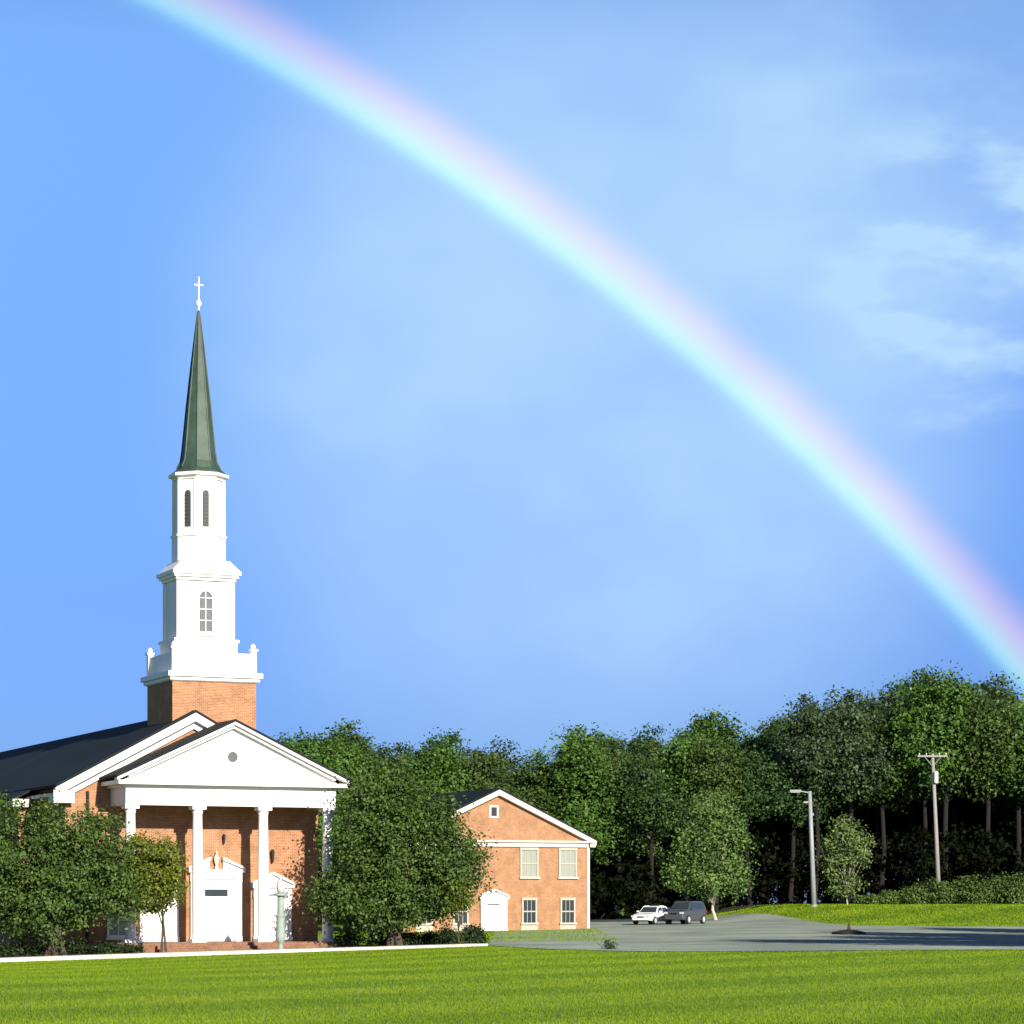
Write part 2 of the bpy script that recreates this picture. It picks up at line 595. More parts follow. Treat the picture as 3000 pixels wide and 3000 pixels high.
# ------------------------------------------------------------------ rainbow: a far ring of coloured rain round the point opposite the sun
RAZ, REL = 26.5, 24.0
A = Vector((-sin(R(RAZ)) * cos(R(REL)), cos(R(RAZ)) * cos(R(REL)), -sin(R(REL))))
U = A.cross(Vector((0, 0, 1))).normalized()
V = U.cross(A)
RR = 3600.0
t0, t1, nt_, np_ = R(45.50), R(47.42), 10, 220
vs, fs, uv = [], [], []
for j in range(np_ + 1):
    ph = pi * (j / np_)
    for i in range(nt_ + 1):
        th = t0 + (t1 - t0) * i / nt_
        vs.append((A * cos(th) + (U * cos(ph) + V * sin(ph)) * sin(th)) * RR + Vector((0, 0, EYE)))
for j in range(np_):
    for i in range(nt_):
        q = j * (nt_ + 1) + i
        ids = (q, q + 1, q + nt_ + 2, q + nt_ + 1)
        if min(vs[k].z for k in ids) < 3: continue
        fs.append(ids)
        uv.append([((j + (k >= 2)) / np_, (i + (k in (1, 2))) / nt_) for k in range(4)])
me = bpy.data.meshes.new('rainbow')
me.from_pydata([tuple(v) for v in vs], [], fs)
ul = me.uv_layers.new(name='UVMap')
ul.data.foreach_set('uv', np.array(uv, np.float32).ravel())
m = bpy.data.materials.new('rainbow_light')
m.use_nodes = True
t = m.node_tree
t.nodes.clear()
un = N(t, 'ShaderNodeUVMap', uv_map='UVMap')
sp = N(t, 'ShaderNodeSeparateXYZ')
t.links.new(un.outputs[0], sp.inputs[0])
rr = ramp(t, [(0.0, (0, 0, 0)), (.12, (.002, .006, .003)), (.21, (.02, .06, .02)), (.30, (.11, .21, .04)), (.39, (.165, .195, .03)),
              (.48, (.205, .14, .008)), (.58, (.21, .088, 0.0)), (.68, (.145, .052, 0.0)), (.80, (.05, .018, .0)), (.90, (.01, .003, .001)), (1.0, (0, 0, 0))], 'EASE')
rr.color_ramp.interpolation = 'B_SPLINE'
t.links.new(sp.outputs[1], rr.inputs[0])
em = N(t, 'ShaderNodeEmission', ins={'Strength': 1.0})
pn = N(t, 'ShaderNodeTexNoise', ins={'Scale': 9.0, 'Detail': 3.0})
cx_ = N(t, 'ShaderNodeCombineXYZ')
t.links.new(sp.outputs[0], cx_.inputs[0])
t.links.new(cx_.outputs[0], pn.inputs['Vector'])
pr_ = N(t, 'ShaderNodeMapRange', ins={'From Min': .3, 'From Max': .7, 'To Min': .78, 'To Max': 1.12})
t.links.new(pn.outputs[0], pr_.inputs[0])
t.links.new(pr_.outputs[0], em.inputs[1])
t.links.new(rr.outputs[0], em.inputs[0])
tp = N(t, 'ShaderNodeBsdfTransparent')
ad = N(t, 'ShaderNodeAddShader')
t.links.new(em.outputs[0], ad.inputs[0])
t.links.new(tp.outputs[0], ad.inputs[1])
ou = N(t, 'ShaderNodeOutputMaterial')
t.links.new(ad.outputs[0], ou.inputs[0])
m.cycles.emission_sampling = 'NONE'
tag(mesh_obj('rainbow', me, m), 'broad pastel rainbow sweeping down across the blue sky to the wood', 'rainbow')


# ------------------------------------------------------------------ church
def arch_poly(w, z0, z1, n=10, cx=0.0):
    """outline of an arched opening, counter-clockwise seen from -y"""
    r = w / 2
    p = [(cx - r, z0), (cx + r, z0)]
    p += [(cx + r * cos(a), z1 - r + r * sin(a)) for a in np.linspace(0, pi, n)]
    return p


def arch_window(parent, cx, y, w, z0, z1, pane_m, fw=.1, bars=True, name='arched_window', rot=None):
    """arched window standing proud of a wall whose face is at y, looking to -y: frame > pane, bars in the frame"""
    mb_ = MB()
    o, i_ = arch_poly(w + 2 * fw, z0 - fw, z1 + fw, 12, cx), arch_poly(w, z0, z1, 12, cx)
    n = len(o)
    vs = []
    for yy in (y - .09, y + .02):
        vs += [(x, yy, z) for x, z in o] + [(x, yy, z) for x, z in i_]
    fs = []
    for k in range(n):
        k2 = (k + 1) % n
        fs.append((k, k2, n + k2, n + k))
        fs.append((k, 2 * n + k, 2 * n + k2, k2))
        fs.append((n + k, n + k2, 3 * n + k2, 3 * n + k))
    mb_.add(vs, fs)
    if bars:
        mb_.box(cx - .02, cx + .02, y - .06, y - .04, z0 + .002, z1 - .002)
        nb = max(2, int((z1 - w / 2 - z0) / .55))
        for k in range(1, nb + 1):
            zz = z0 + (z1 - w / 2 - z0) * k / nb
            mb_.box(cx - w / 2, cx - .021, y - .06, y - .04, zz - .02, zz + .02)
            mb_.box(cx + .021, cx + w / 2, y - .06, y - .04, zz - .02, zz + .02)
    mb_.box(cx - w / 2 - fw - .06, cx + w / 2 + fw + .06, y - .16, y - .004, z0 - fw - .12, z0 - fw - .003)
    f_ = mb_.build(name, WHITE, parent)
    MB().prism(arch_poly(w - .002, z0 + .001, z1 - .001, 12, cx), y - .025, y - .012).build('pane', pane_m, f_)
    return f_


CH_Z = R(24)
church = thing('church', 'brick church with white columned portico and tall green steeple', 'church', (-14.13, 138, 0), CH_Z)
slope = .54
NC = -1.2

# nave
mb = MB()
hw, ez = 6.7, 7.82
gable = [(NC - hw, -1.2), (NC + hw, -1.2), (NC + hw, ez), (NC, ez + hw * slope), (NC - hw, ez)]
mb.prism(gable, 2.8, 57.5)
mb.box(NC + hw + .002, 5.6, 2.8, 8.2, -1.2, 7.7)
mb.box(-9.0, -7.902, 8.0, 24, -1.5, 7.35)
mb.build('wall', BRICK, church)
mb = MB()
for sgn in (-1, 1):
    a, b = (NC, ez + .28 + hw * slope), (NC + sgn * (hw + .6), ez + .28 - .6 * slope)
    th = .14
    poly = [(b[0], b[1]), (a[0], a[1]), (a[0], a[1] + th), (b[0], b[1] + th)]
    if sgn > 0: poly = poly[::-1]
    mb.prism(poly[::-1] if sgn < 0 else poly[::-1], 2.28, 58)
mb.prism([(-9.4, 7.28), (-8.502, 7.72), (-8.502, 7.86), (-9.4, 7.42)], 7.55, 24.4)
mb.build('roof', SLATE, church)
# white rake boards and frieze at the front gable
mb = MB()
for sgn in (-1, 1):
    e, ap = (NC + sgn * (hw + .6), ez + .27 - .6 * slope), (NC, ez + .27 + hw * slope)
    for (y0, y1, d0, d1) in ((2.30, 2.62, 0.0, .42), (2.622, 2.796, .05, .80)):
        poly = [(e[0], e[1] - d0), (ap[0], ap[1] - d0), (ap[0], ap[1] - d1), (e[0], e[1] - d1)]
        if sgn < 0: poly = poly[::-1]
        mb.prism(poly, y0, y1)
mb.build('rake_board', WHITE2, church)
mb = MB()
mb.box(-8.62, -7.55, 2.25, 2.29, 7.0, 7.62)
mb.box(-8.6, -7.905, 2.292, 3.4, 7.0, 7.44)
mb.build('cornice_return', WHITE2, church)
mb = MB()
for sgn in (-1, 1):
    x0, x1 = sorted((NC + sgn * (hw + .03), NC + sgn * (hw + .54)))
    mb.box(x0, x1, 3.41 if sgn < 0 else 8.3, 57.5, 7.36, 7.52)
mb.build('eave_trim', WHITE2, church)
MB().box(-9.42, -8.56, 7.5, 7.95, 6.95, 7.36).box(-9.36, -9.01, 7.952, 24.3, 7.0, 7.26).build('eave_trim', WHITE2, church)
mb = MB()
mb.tube([(-6.75, 2.70, 7.62), (-6.75, 2.70, -.8)], [.075, .075], 8)
mb.build('downspout', IRON, church)
arch_window(church, -5.15, 2.8, .95, .35, 2.35, BLIND, .12)

# portico floor and steps
MB().box(-6.2, 6.2, -.55, 2.79, -1.3, -.002).build('portico_floor', PAVER, church)
for k, (y0, y1, zt) in enumerate(((-.95, -.552, -.16), (-1.35, -.952, -.32))):
    MB().box(-4.2, 4.2, y0, y1, -1.3, zt).build('step', PAVER, church)
for cx in (-5.22, -1.74, 1.74, 5.22):
    o = MB().lathe([(.30, .16), (.32, .20), (.32, .26), (.285, .32), (.275, .40), (.285, 2.6), (.272, 4.6), (.240, 6.40), (.240, 6.46),
                    (.275, 6.50), (.26, 6.55), (.31, 6.68)], 24, cx, .31).build('column', WHITE, church, smooth=True)
    MB().box(cx - .38, cx + .38, -.07, .69, .0, .158).build('plinth', WHITE, o)
    MB().box(cx - .36, cx + .36, -.05, .67, 6.682, 6.868).build('capital', WHITE, o)
mb = MB()
mb.box(-5.55, 5.55, .0, .62, 6.87, 7.50)
mb.box(-5.552, 5.552, -.03, .622, 7.502, 7.76)
for sgn in (-1, 1):
    x0, x1 = sorted((sgn * 4.95, sgn * 5.549))
    mb.box(x0, x1, .623, 2.795, 6.87, 7.76)
mb.build('entablature', WHITE, church)
MB().box(-4.948, 4.948, .624, 2.796, 7.25, 7.4).build('ceiling', BARK, church)  # dark colour set to deepen the shadow under the portico
mb = MB()
mb.box(-5.72, 5.72, -.18, 2.794, 7.762, 7.88)
mb.box(-6.05, 6.05, -.50, 2.793, 7.882, 8.08)
mb.build('cornice', WHITE, church)
ps = 2.86 / 6.05
ped = MB().prism([(-5.75, 8.082), (5.75, 8.082), (0, 8.082 + 5.75 * ps)], .02, .5).build('pediment', WHITE, church)
mb = MB()
ring = [(.36 * cos(a), .36 * sin(a)) for a in np.linspace(0, 2 * pi, 20, endpoint=False)]
ring2 = [(.27 * cos(a), .27 * sin(a)) for a in np.linspace(0, 2 * pi, 20, endpoint=False)]
vs = [(x, yy, z + 9.35) for yy, rg in ((-.05, ring), (-.05, ring2), (.03, ring), (.0, ring2)) for x, z in rg]
fs = []
for k in range(20):
    k2 = (k + 1) % 20
    fs += [(k, k2, 20 + k2, 20 + k), (k, 40 + k, 40 + k2, k2), (20 + k, 20 + k2, 60 + k2, 60 + k)]
mb.add(vs, fs)
mb.add([(x, .012, z + 9.35) for x, z in ring2], [tuple(range(20))], 1)
for k in range(5):
    zz = 9.35 - .2 + k * .1
    hwid = math.sqrt(max(.001, .26 ** 2 - (zz - 9.35) ** 2))
    mb.box(-hwid, hwid, -.03, .008, zz - .03, zz + .01, 1)
mb.build('round_vent', [WHITE2, LOUVRE], ped)
mb = MB()
for sgn in (-1, 1):
    for (y0, y1, d0, d1) in ((-.52, .0, .10, .30), (-.30, .018, .302, .46)):
        e, ap = (sgn * 6.12, 8.075 + .30), (0, 8.075 + .30 + 6.12 * ps)
        if d0 > .2:
            e = (sgn * 5.45, 8.075 + .30 + .67 * ps)
        poly = [(e[0], e[1] - d0), (ap[0], ap[1] - d0), (ap[0], ap[1] - d1), (e[0], e[1] - d1)]
        if sgn < 0: poly = poly[::-1]
        mb.prism(poly, y0, y1)
mb.build('raking_cornice', WHITE, church)
mb = MB()
for sgn in (-1, 1):
    e, ap = (sgn * 6.2, 8.29 + .02), (0, 8.29 + .02 + 6.2 * ps)
    poly = [(e[0], e[1]), (ap[0], ap[1]), (ap[0], ap[1] - .12), (e[0], e[1] - .12)]
    if sgn < 0: poly = poly[::-1]
    mb.prism(poly, -.56, 8.3)
mb.build('portico_roof', SLATE, church)


def door_leaf(parent, x0, x1, z0, z1, y, knob):
    mb_ = MB()
    mb_.box(x0, x1, y - .05, y, z0, z1)
    w = x1 - x0
    h = z1 - z0
    for a, b in ((.06, .44), (.5, .93)):
        mb_.box(x0 + .15 * w, x1 - .15 * w, y - .075, y - .051, z0 + a * h, z0 + b * h)
    kx = x1 - .07 if knob > 0 else x0 + .07
    mb_.lathe([(.03, z0 + 1.0), (.045, z0 + 1.03), (.03, z0 + 1.06)], 8, kx, y - .09, 0, 1)
    return mb_.build('door', [WHITE, GILT], parent, bevel=.008)


def doorway(parent, cx, w, h, peak, y, base=0.0, transom=None, broken=False, m=WHITE):
    """white door surround with pilasters, cornice and pediment: surround > doors, transom, urn"""
    mb_ = MB()
    pw = .34
    pj = .22
    top = base + h - .5
    for sgn in (-1, 1):
        x0, x1 = sorted((cx + sgn * (w / 2 - pw), cx + sgn * w / 2))
        mb_.box(x0, x1, y - pj, y - .003, base, top)
        mb_.box(x0 - .04, x1 + .04, y - pj - .04, y - .002, base, base + .25)
        mb_.box(x0 - .03, x1 + .03, y - pj - .03, y - .002, top - .12, top - .001)
    mb_.box(cx - w / 2 - .02, cx + w / 2 + .02, y - pj - .02, y - .003, top + .001, base + h - .16)
    mb_.box(cx - w / 2 - .14, cx + w / 2 + .14, y - pj - .14, y - .003, base + h - .158, base + h)
    hw_ = w / 2 + .14
    rise = peak - h
    for sgn in (-1, 1):
        e, ap = (cx + sgn * hw_, base + h + .12), (cx + sgn * (.32 if broken else 0), base + peak + (.0 if broken else .02))
        poly = [(e[0], e[1]), (ap[0], ap[1]), (ap[0], ap[1] - .16), (e[0], e[1] - .118)]
        if sgn < 0: poly = poly[::-1]
        mb_.prism(poly, y - pj - .13, y - .004)
    k = .36 if broken else 0
    if broken:
        for sgn in (-1, 1):
            p = [(cx + sgn * (hw_ - .15), base + h + .002), (cx + sgn * k, base + h + .002), (cx + sgn * k, base + peak - .17)]
            mb_.prism(p if sgn < 0 else p[::-1], y - pj + .02, y - .005)
    else:
        mb_.prism([(cx - hw_ + .15, base + h + .002), (cx + hw_ - .15, base + h + .002), (cx, base + peak - .15)], y - pj + .02, y - .005)
    iw = w / 2 - pw - .002
    dt = top - .05
    if transom:
        dt = base + transom[0] - .08
        mb_.box(cx - iw, cx + iw, y - .14, y - .004, dt + .002, top - .002)
    s_ = mb_.build('doorway', m, parent, bevel=.012)
    door_leaf(s_, cx - iw, cx - .006, base + .01, dt, y - .01, 1)
    door_leaf(s_, cx + .006, cx + iw, base + .01, dt, y - .01, -1)
    if transom:
        hw2 = transom[2] / 2
        mb_ = MB().box(cx - hw2, cx + hw2, y - .17, y - .142, base + transom[0], base + transom[1])
        mb_.build('transom', GLASS, s_)
    if broken:
        MB().lathe([(.10, base + h + .003), (.10, base + h + .12), (.05, base + h + .2), (.13, base + h + .42), (.15, base + h + .6), (.08, base + h + .74),
                    (.04, base + h + .8), (.05, base + h + .86), (.01, base + h + .98)], 14, cx, y - .2).build('urn_finial', GILT, s_, smooth=True)
    return s_


doorway(church, 0, 2.75, 3.70, 4.35, 2.8, 0, (2.33, 2.68, 1.22), True)
doorway(church, -3.05, 2.05, 2.92, 3.58, 2.8)
doorway(church, 3.05, 2.05, 2.92, 3.58, 2.8)
for cx, zz in ((-3.05, 4.45), (.42, 5.3), (3.05, 4.45)):
    mb = MB()
    k = .6 if cx == .42 else .85
    mb.box(cx - .04, cx + .04, 2.60, 2.797, zz + .30 * k, zz + .36 * k)
    mb.lathe([(.03, zz + .30 * k), (.12 * k, zz + .26 * k), (.03, zz + .37 * k)], 8, cx, 2.62)
    mb.lathe([(.07 * k, zz - .36 * k), (.13 * k, zz + .25 * k)], 6, cx, 2.62)
    mb.lathe([(.02, zz - .45 * k), (.08 * k, zz - .365 * k)], 6, cx, 2.62)
    mb.build('wall_lantern', IRON, church)

# tower
upper = []
MB().box(-2.25, 2.25, 2.95, 7.45, 7.0, 13.38).build('tower_base', BRICK, church)
mb = MB()
for o, z0, z1 in ((.08, 13.20, 13.42), (.16, 13.422, 13.60), (.29, 13.602, 13.86)):
    mb.box(-2.25 - o, 2.25 + o, 2.95 - o, 7.45 + o, z0 if z0 > 13.3 else 13.382, z1)
mb.build('tower_cornice', WHITE, church)
bal = MB()
x0, x1, y0, y1 = -2.28, 2.28, 2.92, 7.48
for (a, b, c, d) in ((x0 + .3, x1 - .3, y0 + .08, y0 + .2), (x0 + .3, x1 - .3, y1 - .2, y1 - .08), (x0 + .08, x0 + .2, y0 + .3, y1 - .3), (x1 - .2, x1 - .08, y0 + .3, y1 - .3)):
    bal.box(a, b, c, d, 13.865, 14.75)
    bal.box(a, b, c - .05, d + .05, 14.752, 14.88)
bal = bal.build('balustrade', WHITE, church)
for cx in (x0, x1 - .3):
    for cy in (y0, y1 - .3):
        mb = MB().box(cx, cx + .3, cy, cy + .3, 13.863, 15.02)
        mb.box(cx - .06, cx + .36, cy - .06, cy + .36, 15.022, 15.14)
        mb.lathe([(.10, 15.142), (.14, 15.25), (.10, 15.36), (.02, 15.42)], 10, cx + .15, cy + .15)
        mb.build('corner_post', WHITE, bal)
ty = 5.2
hx, hy = 1.48, 1.16
mb = MB()
mb.box(-hx - .2, hx + .2, ty - hy - .2, ty + hy + .2, 13.866, 15.5)
mb.box(-hx - .28, hx + .28, ty - hy - .28, ty + hy + .28, 15.502, 15.66)
mb.box(-hx, hx, ty - hy, ty + hy, 15.662, 18.7)
for sx in (-1, 1):
    for sy in (-1, 1):
        xa, xb = sorted((sx * (hx - .36), sx * (hx + .09)))
        ya, yb = sorted((ty + sy * (hy - .30), ty + sy * (hy + .09)))
        mb.box(xa, xb, ya, yb, 15.664, 18.66)
upper.append(mb.build('belfry', WHITE, church))
upper.append(arch_window(church, 0.0, ty - hy, .70, 16.05, 18.15, LOUVRE, .10, True, 'belfry_window'))
mb = MB()
for o, z0, z1 in ((.14, 18.702, 18.86), (.26, 18.862, 19.0), (.36, 19.002, 19.2)):
    mb.box(-hx - o, hx + o, ty - hy - o, ty + hy + o, z0, z1)
a0, b0, a1 = hx + .33, hy + .33, 1.28
vs = [(-a0, ty - b0, 19.203), (a0, ty - b0, 19.203), (a0, ty + b0, 19.203), (-a0, ty + b0, 19.203),
      (-a1, ty - a1, 19.75), (a1, ty - a1, 19.75), (a1, ty + a1, 19.75), (-a1, ty + a1, 19.75)]
mb.add(vs, [(0, 1, 5, 4), (1, 2, 6, 5), (2, 3, 7, 6), (3, 0, 4, 7), (4, 5, 6, 7), (3, 2, 1, 0)])
upper.append(mb.build('belfry_cornice', WHITE, church))
k8 = 1 / cos(pi / 8)
lan = MB()
lan.lathe([(1.30 * k8, 19.752), (1.30 * k8, 21.0), (1.36 * k8, 21.02), (1.36 * k8, 21.14), (1.2 * k8, 21.16), (1.2 * k8, 23.98)], 8, 0, ty, pi / 8)
lan = lan.build('lantern', WHITE, church)
upper.append(lan)
for k in range(8):
    a = k * pi / 4
    opening = k in (0, 7, 3, 4)
    m4 = Matrix.Translation((0, ty, 0)) @ Matrix.Rotation(a, 4, 'Z')
    mb = MB()
    o = arch_poly(.34, 21.5, 23.4, 10)
    mb.prism(o, -1.225, -1.202)
    for q in range(9):
        zz = 21.52 + q * .2
        mb.box(-.155, .155, -1.25, -1.226, zz, zz + .05)
    mb.v = [tuple(m4 @ Vector(v)) for v in mb.v]
    if opening:
        mb.build('louvre', LOUVRE2, lan)
    mb = MB()
    mb.box(-.56, -.40, -1.27, -1.201, 21.17, 23.97)
    mb.box(.40, .56, -1.27, -1.201, 21.17, 23.97)
    mb.v = [tuple(m4 @ Vector(v)) for v in mb.v]
    mb.build('pilaster', WHITE, lan)
upper.append(MB().lathe([(1.26 * k8, 23.982), (1.32 * k8, 24.1), (1.46 * k8, 24.16), (1.46 * k8, 24.32), (1.15 * k8, 24.36)], 8, 0, ty, pi / 8).build('lantern_cornice', WHITE, church))
spire = MB().lathe([(1.34 * k8, 24.325), (1.30 * k8, 24.42), (1.06 * k8, 24.62), (.88 * k8, 25.0), (.80 * k8, 25.6), (.58 * k8, 28.0), (.345 * k8, 30.3), (.05, 32.95)], 8, 0, ty, pi / 8)
for k in range(8):
    a = k * pi / 4 + pi / 8
    pr = [(1.06, 24.66), (.88, 25.02), (.80, 25.6), (.58, 28.0), (.345, 30.3), (.06, 32.9)]
    spire.tube([(r * k8 * cos(a), ty + r * k8 * sin(a), z) for r, z in pr], [.045] * 4 + [.035, .02], 5)
spire = spire.build('spire', PATINA, church)
upper.append(spire)
for o in upper:
    o.location.x = -.14
mb = MB()
mb.lathe([(.05, 32.951), (.05, 33.1), (.13, 33.2), (.16, 33.32), (.11, 33.45), (.03, 33.5)], 10, 0, ty)
mb.box(-.032, .032, ty - .032, ty + .032, 33.49, 34.7)
mb.box(-.24, -.033, ty - .03, ty + .03, 34.24, 34.31)
mb.box(.033, .24, ty - .03, ty + .03, 34.24, 34.31)
mb.build('cross_finial', WHITE, spire)

# ------------------------------------------------------------------ brick building
bb = thing('brick_building', 'two storey orange brick building with white gable trim and pale upper windows', 'building', (5.62, 200, .1), R(24))
Wd, ez2, sl2 = 14.6, 6.45, .4675
MB().prism([(-Wd, -.8), (0, -.8), (0, ez2), (-Wd / 2, ez2 + Wd / 2 * sl2), (-Wd, ez2)], 0, 11).build('wall', BRICK2, bb)
mb = MB()
mt = MB()
for sgn in (-1, 1):
    cx = -Wd / 2
    e, ap = (cx + sgn * (Wd / 2 + .45), ez2 + .22 - .45 * sl2), (cx, ez2 + .22 + Wd / 2 * sl2)
    poly = [(e[0], e[1] + .13), (ap[0], ap[1] + .13), (ap[0], ap[1]), (e[0], e[1])]
    mb.prism(poly if sgn > 0 else poly[::-1], -.42, 11.4)
    poly = [(e[0], e[1] - .004), (ap[0], ap[1] - .004), (ap[0], ap[1] - .40), (e[0], e[1] - .32)]
    mt.prism(poly if sgn > 0 else poly[::-1], -.40, -.01)
mb.build('roof', SLATE, bb)
mt.build('rake_board', CREAM, bb)
mb = MB()
mb.box(-Wd + .1, -.1, -.16, -.004, 5.98, 6.30)
mb.box(-Wd - .2, .2, -.34, -.006, 6.302, 6.44)
mb.build('cornice', CREAM, bb)
MB().box(.003, .42, -.3, 10.9, 6.0, 6.25).build('eave_trim', WHITE2, bb)
MB().box(-.16, .05, -.07, .3, -.3, 5.97).build('corner_board', CREAM, bb)
mb = MB().box(-7.95, -7.25, -.07, -.004, 8.05, 8.95)
mb.box(-7.82, -7.38, -.09, -.071, 8.18, 8.82, 1)
mb.build('gable_vent', [WHITE2, DARKP], bb)


def sash(parent, cx, z0, z1, w, pane_m, y=0, fw=.13):
    mb_ = MB()
    mb_.box(cx - w / 2 - fw, cx - w / 2, y - .1, y - .004, z0, z1)
    mb_.box(cx + w / 2, cx + w / 2 + fw, y - .1, y - .004, z0, z1)
    mb_.box(cx - w / 2 - fw - .02, cx + w / 2 + fw + .02, y - .12, y - .004, z1 + .001, z1 + fw + .05)
    mb_.box(cx - w / 2, cx + w / 2, y - .08, y - .004, (z0 + z1) / 2 - .045, (z0 + z1) / 2 + .045)
    for dx in (-w / 6, w / 6):
        mb_.box(cx + dx - .018, cx + dx + .018, y - .06, y - .03, z0, (z0 + z1) / 2 - .046)
        mb_.box(cx + dx - .018, cx + dx + .018, y - .06, y - .03, (z0 + z1) / 2 + .046, z1)
    f_ = mb_.build('window', BEIGE, parent)
    mb_ = MB().box(cx - w / 2 - fw - .08, cx + w / 2 + fw + .08, y - .2, y - .004, z0 - .12, z0 - .001)
    mb_.build('sill', STONE, f_)
    MB().box(cx - w / 2 + .001, cx + w / 2 - .001, y - .028, y - .012, z0 + .001, z1 - .001).build('pane', pane_m, f_)


for cx in (-1.72, -4.80, -10.2, -13.0):
    sash(bb, cx, 3.8, 5.75, 1.2, BLIND)
    sash(bb, cx, .48, 2.12, .95, GLASS)
    MB().box(cx - .66, cx + .66, -.06, -.004, -.55, .35).build('apron_panel', BEIGE, bb)
doorway(bb, -7.65, 2.05, 2.45, 3.0, 0, -.1, (1.88, 2.05, .9), False)

# ------------------------------------------------------------------ trees
def leaf_cloud(rg, ells, n, size, clump=.55, per=26, shell=.55, flat=.65, up=.45):
    """diamond leaves in small clumps through a union of ellipsoids (cx,cy,cz,rx,ry,rz)"""
    E_ = np.array(ells, float)
    vol = (E_[:, 3] * E_[:, 4] * E_[:, 5]) ** .8
    nc = max(4, n // per)
    which = rg.choice(len(E_), nc, p=vol / vol.sum())
    d = rg.normal(size=(nc, 3))
    d /= np.linalg.norm(d, axis=1)[:, None]
    rad = shell + (1.06 - shell) * rg.random(nc) ** .6
    rad *= 1 + .13 * rg.normal(size=nc)
    e = E_[which]
    cen = e[:, :3] + d * rad[:, None] * e[:, 3:]
    outw = d / e[:, 3:]
    outw /= np.linalg.norm(outw, axis=1)[:, None]
    cs = clump * (.6 + .9 * rg.random(nc))
    cnt = rg.integers(int(per * .6), int(per * 1.5), nc)
    ci = np.repeat(np.arange(nc), cnt)
    k = len(ci)
    off = rg.normal(size=(k, 3)) * .5
    off[:, 2] *= flat
    p = cen[ci] + off * cs[ci][:, None]
    nrm = outw[ci] * .55 + np.array([0, 0, up]) + rg.normal(size=(k, 3)) * .55
    nrm /= np.linalg.norm(nrm, axis=1)[:, None]
    a = np.cross(nrm, rg.normal(size=(k, 3)))
    a /= np.linalg.norm(a, axis=1)[:, None]
    b = np.cross(nrm, a)
    s_ = size * (.55 + .9 * rg.random(k))[:, None]
    v = np.empty((k, 4, 3))
    v[:, 0] = p - a * s_ * .5
    v[:, 1] = p + b * s_ * .32 + nrm * s_ * .08
    v[:, 2] = p + a * s_ * .5
    v[:, 3] = p - b * s_ * .32 + nrm * s_ * .08
    return v.reshape(-1, 3), cen


def trunk_mb(rg, base_pts, r0, tips, fork, split=None):
    """tapered stem(s) with limbs that reach to the given tips"""
    mb_ = MB()
    fork = Vector(fork)
    for bp in base_pts:
        bp = Vector(bp)
        mid = (bp * .5 + fork * .5) + Vector(rg.normal(0, r0 * .8, 3).tolist())
        mb_.tube([bp - Vector((0, 0, .25)), bp + (mid - bp) * .1, mid, fork], [r0 * 1.5, r0 * 1.1, r0 * .9, r0 * .65], 9)
    for tpt in tips:
        tpt = Vector(tpt)
        st = fork - Vector((0, 0, rg.random() * .5 * min(1.5, fork.z - base_pts[0][2])))
        m1 = st.lerp(tpt, .45) + Vector((rg.normal(0, .15), rg.normal(0, .15), .12 * (tpt - st).length))
        mb_.tube([st, m1, tpt], [r0 * .5, r0 * .28, r0 * .08], 6)
    return mb_


def ell_px(lst, Y, loc, rg, dep=1.0):
    """(px, py, rx, ry) in photo pixels at distance Y -> ellipsoids round the tree's own base"""
    out = []
    for px, py, rx, ry in lst:
        c = at(px, py, Y) - Vector(loc)
        k = Y / F
        out.append((c.x, rg.normal(0, .12) * rx * k * dep, c.z, rx * k, (rx + ry) / 2 * k * dep, ry * k))
    return out


def tree(name, label, cat, loc, ells, n, size, lm, bark, r0, fork_z, bases=((0, 0, 0),), group=None, seed=1, ntips=14, **kw):
    rg = np.random.default_rng(seed)
    root = thing(name, label, cat, loc, 0, group)
    v, cen = leaf_cloud(rg, ells, n, size, **kw)
    tips = cen[rg.choice(len(cen), min(ntips, len(cen)), replace=False)]
    E_ = np.array(ells)
    c0 = E_[:, :3].mean(0)
    tips = c0 + (tips - c0) * .8
    tips = [t_ for t_ in tips if t_[2] > fork_z * .8]
    trunk_mb(rg, bases, r0, tips, (c0[0] * .25, c0[1] * .25, fork_z)).build('trunk', bark, root, smooth=True)
    mesh_obj('crown', tri_mesh('crown', v, 4), lm, root)
    return root


rgt = np.random.default_rng(11)
# broad tree left of the portico
Yt = 131.5
loc = Vector((-22.0, Yt, gz(-22, Yt)))
tree('broad_tree', 'broad low dark green tree before the left side of the church', 'tree', loc,
     ell_px([(55, 2480, 140, 130), (215, 2475, 130, 115), (150, 2590, 210, 130), (295, 2560, 95, 105), (-60, 2580, 130, 140), (345, 2630, 75, 72), (100, 2680, 170, 70), (270, 2440, 70, 55), (355, 2540, 60, 70)], Yt, loc, rgt),
     52000, .16, LEAF_A, BARK, .16, 2.2, ((0, 0, 0), (.45, .2, 0), (-.5, .1, 0)), seed=3, clump=.62, per=60, shell=.45)
# lighter small tree in front of the portico's left columns
Yt = 132.6
loc = Vector(((487 - 1500) / F * Yt, Yt, gz(-16.8, Yt)))
tree('small_tree', 'small yellow green tree before the leftmost white column', 'tree', loc,
     ell_px([(445, 2530, 60, 70), (492, 2510, 34, 62), (455, 2600, 66, 52), (405, 2500, 46, 56), (390, 2590, 56, 60), (503, 2580, 28, 56), (440, 2640, 60, 30)], Yt, loc, rgt),
     15000, .14, LEAF_C, BARK, .06, 2.1, ((0, 0, 0), (-.25, .1, 0)), seed=4, clump=.4, per=22, ntips=9)
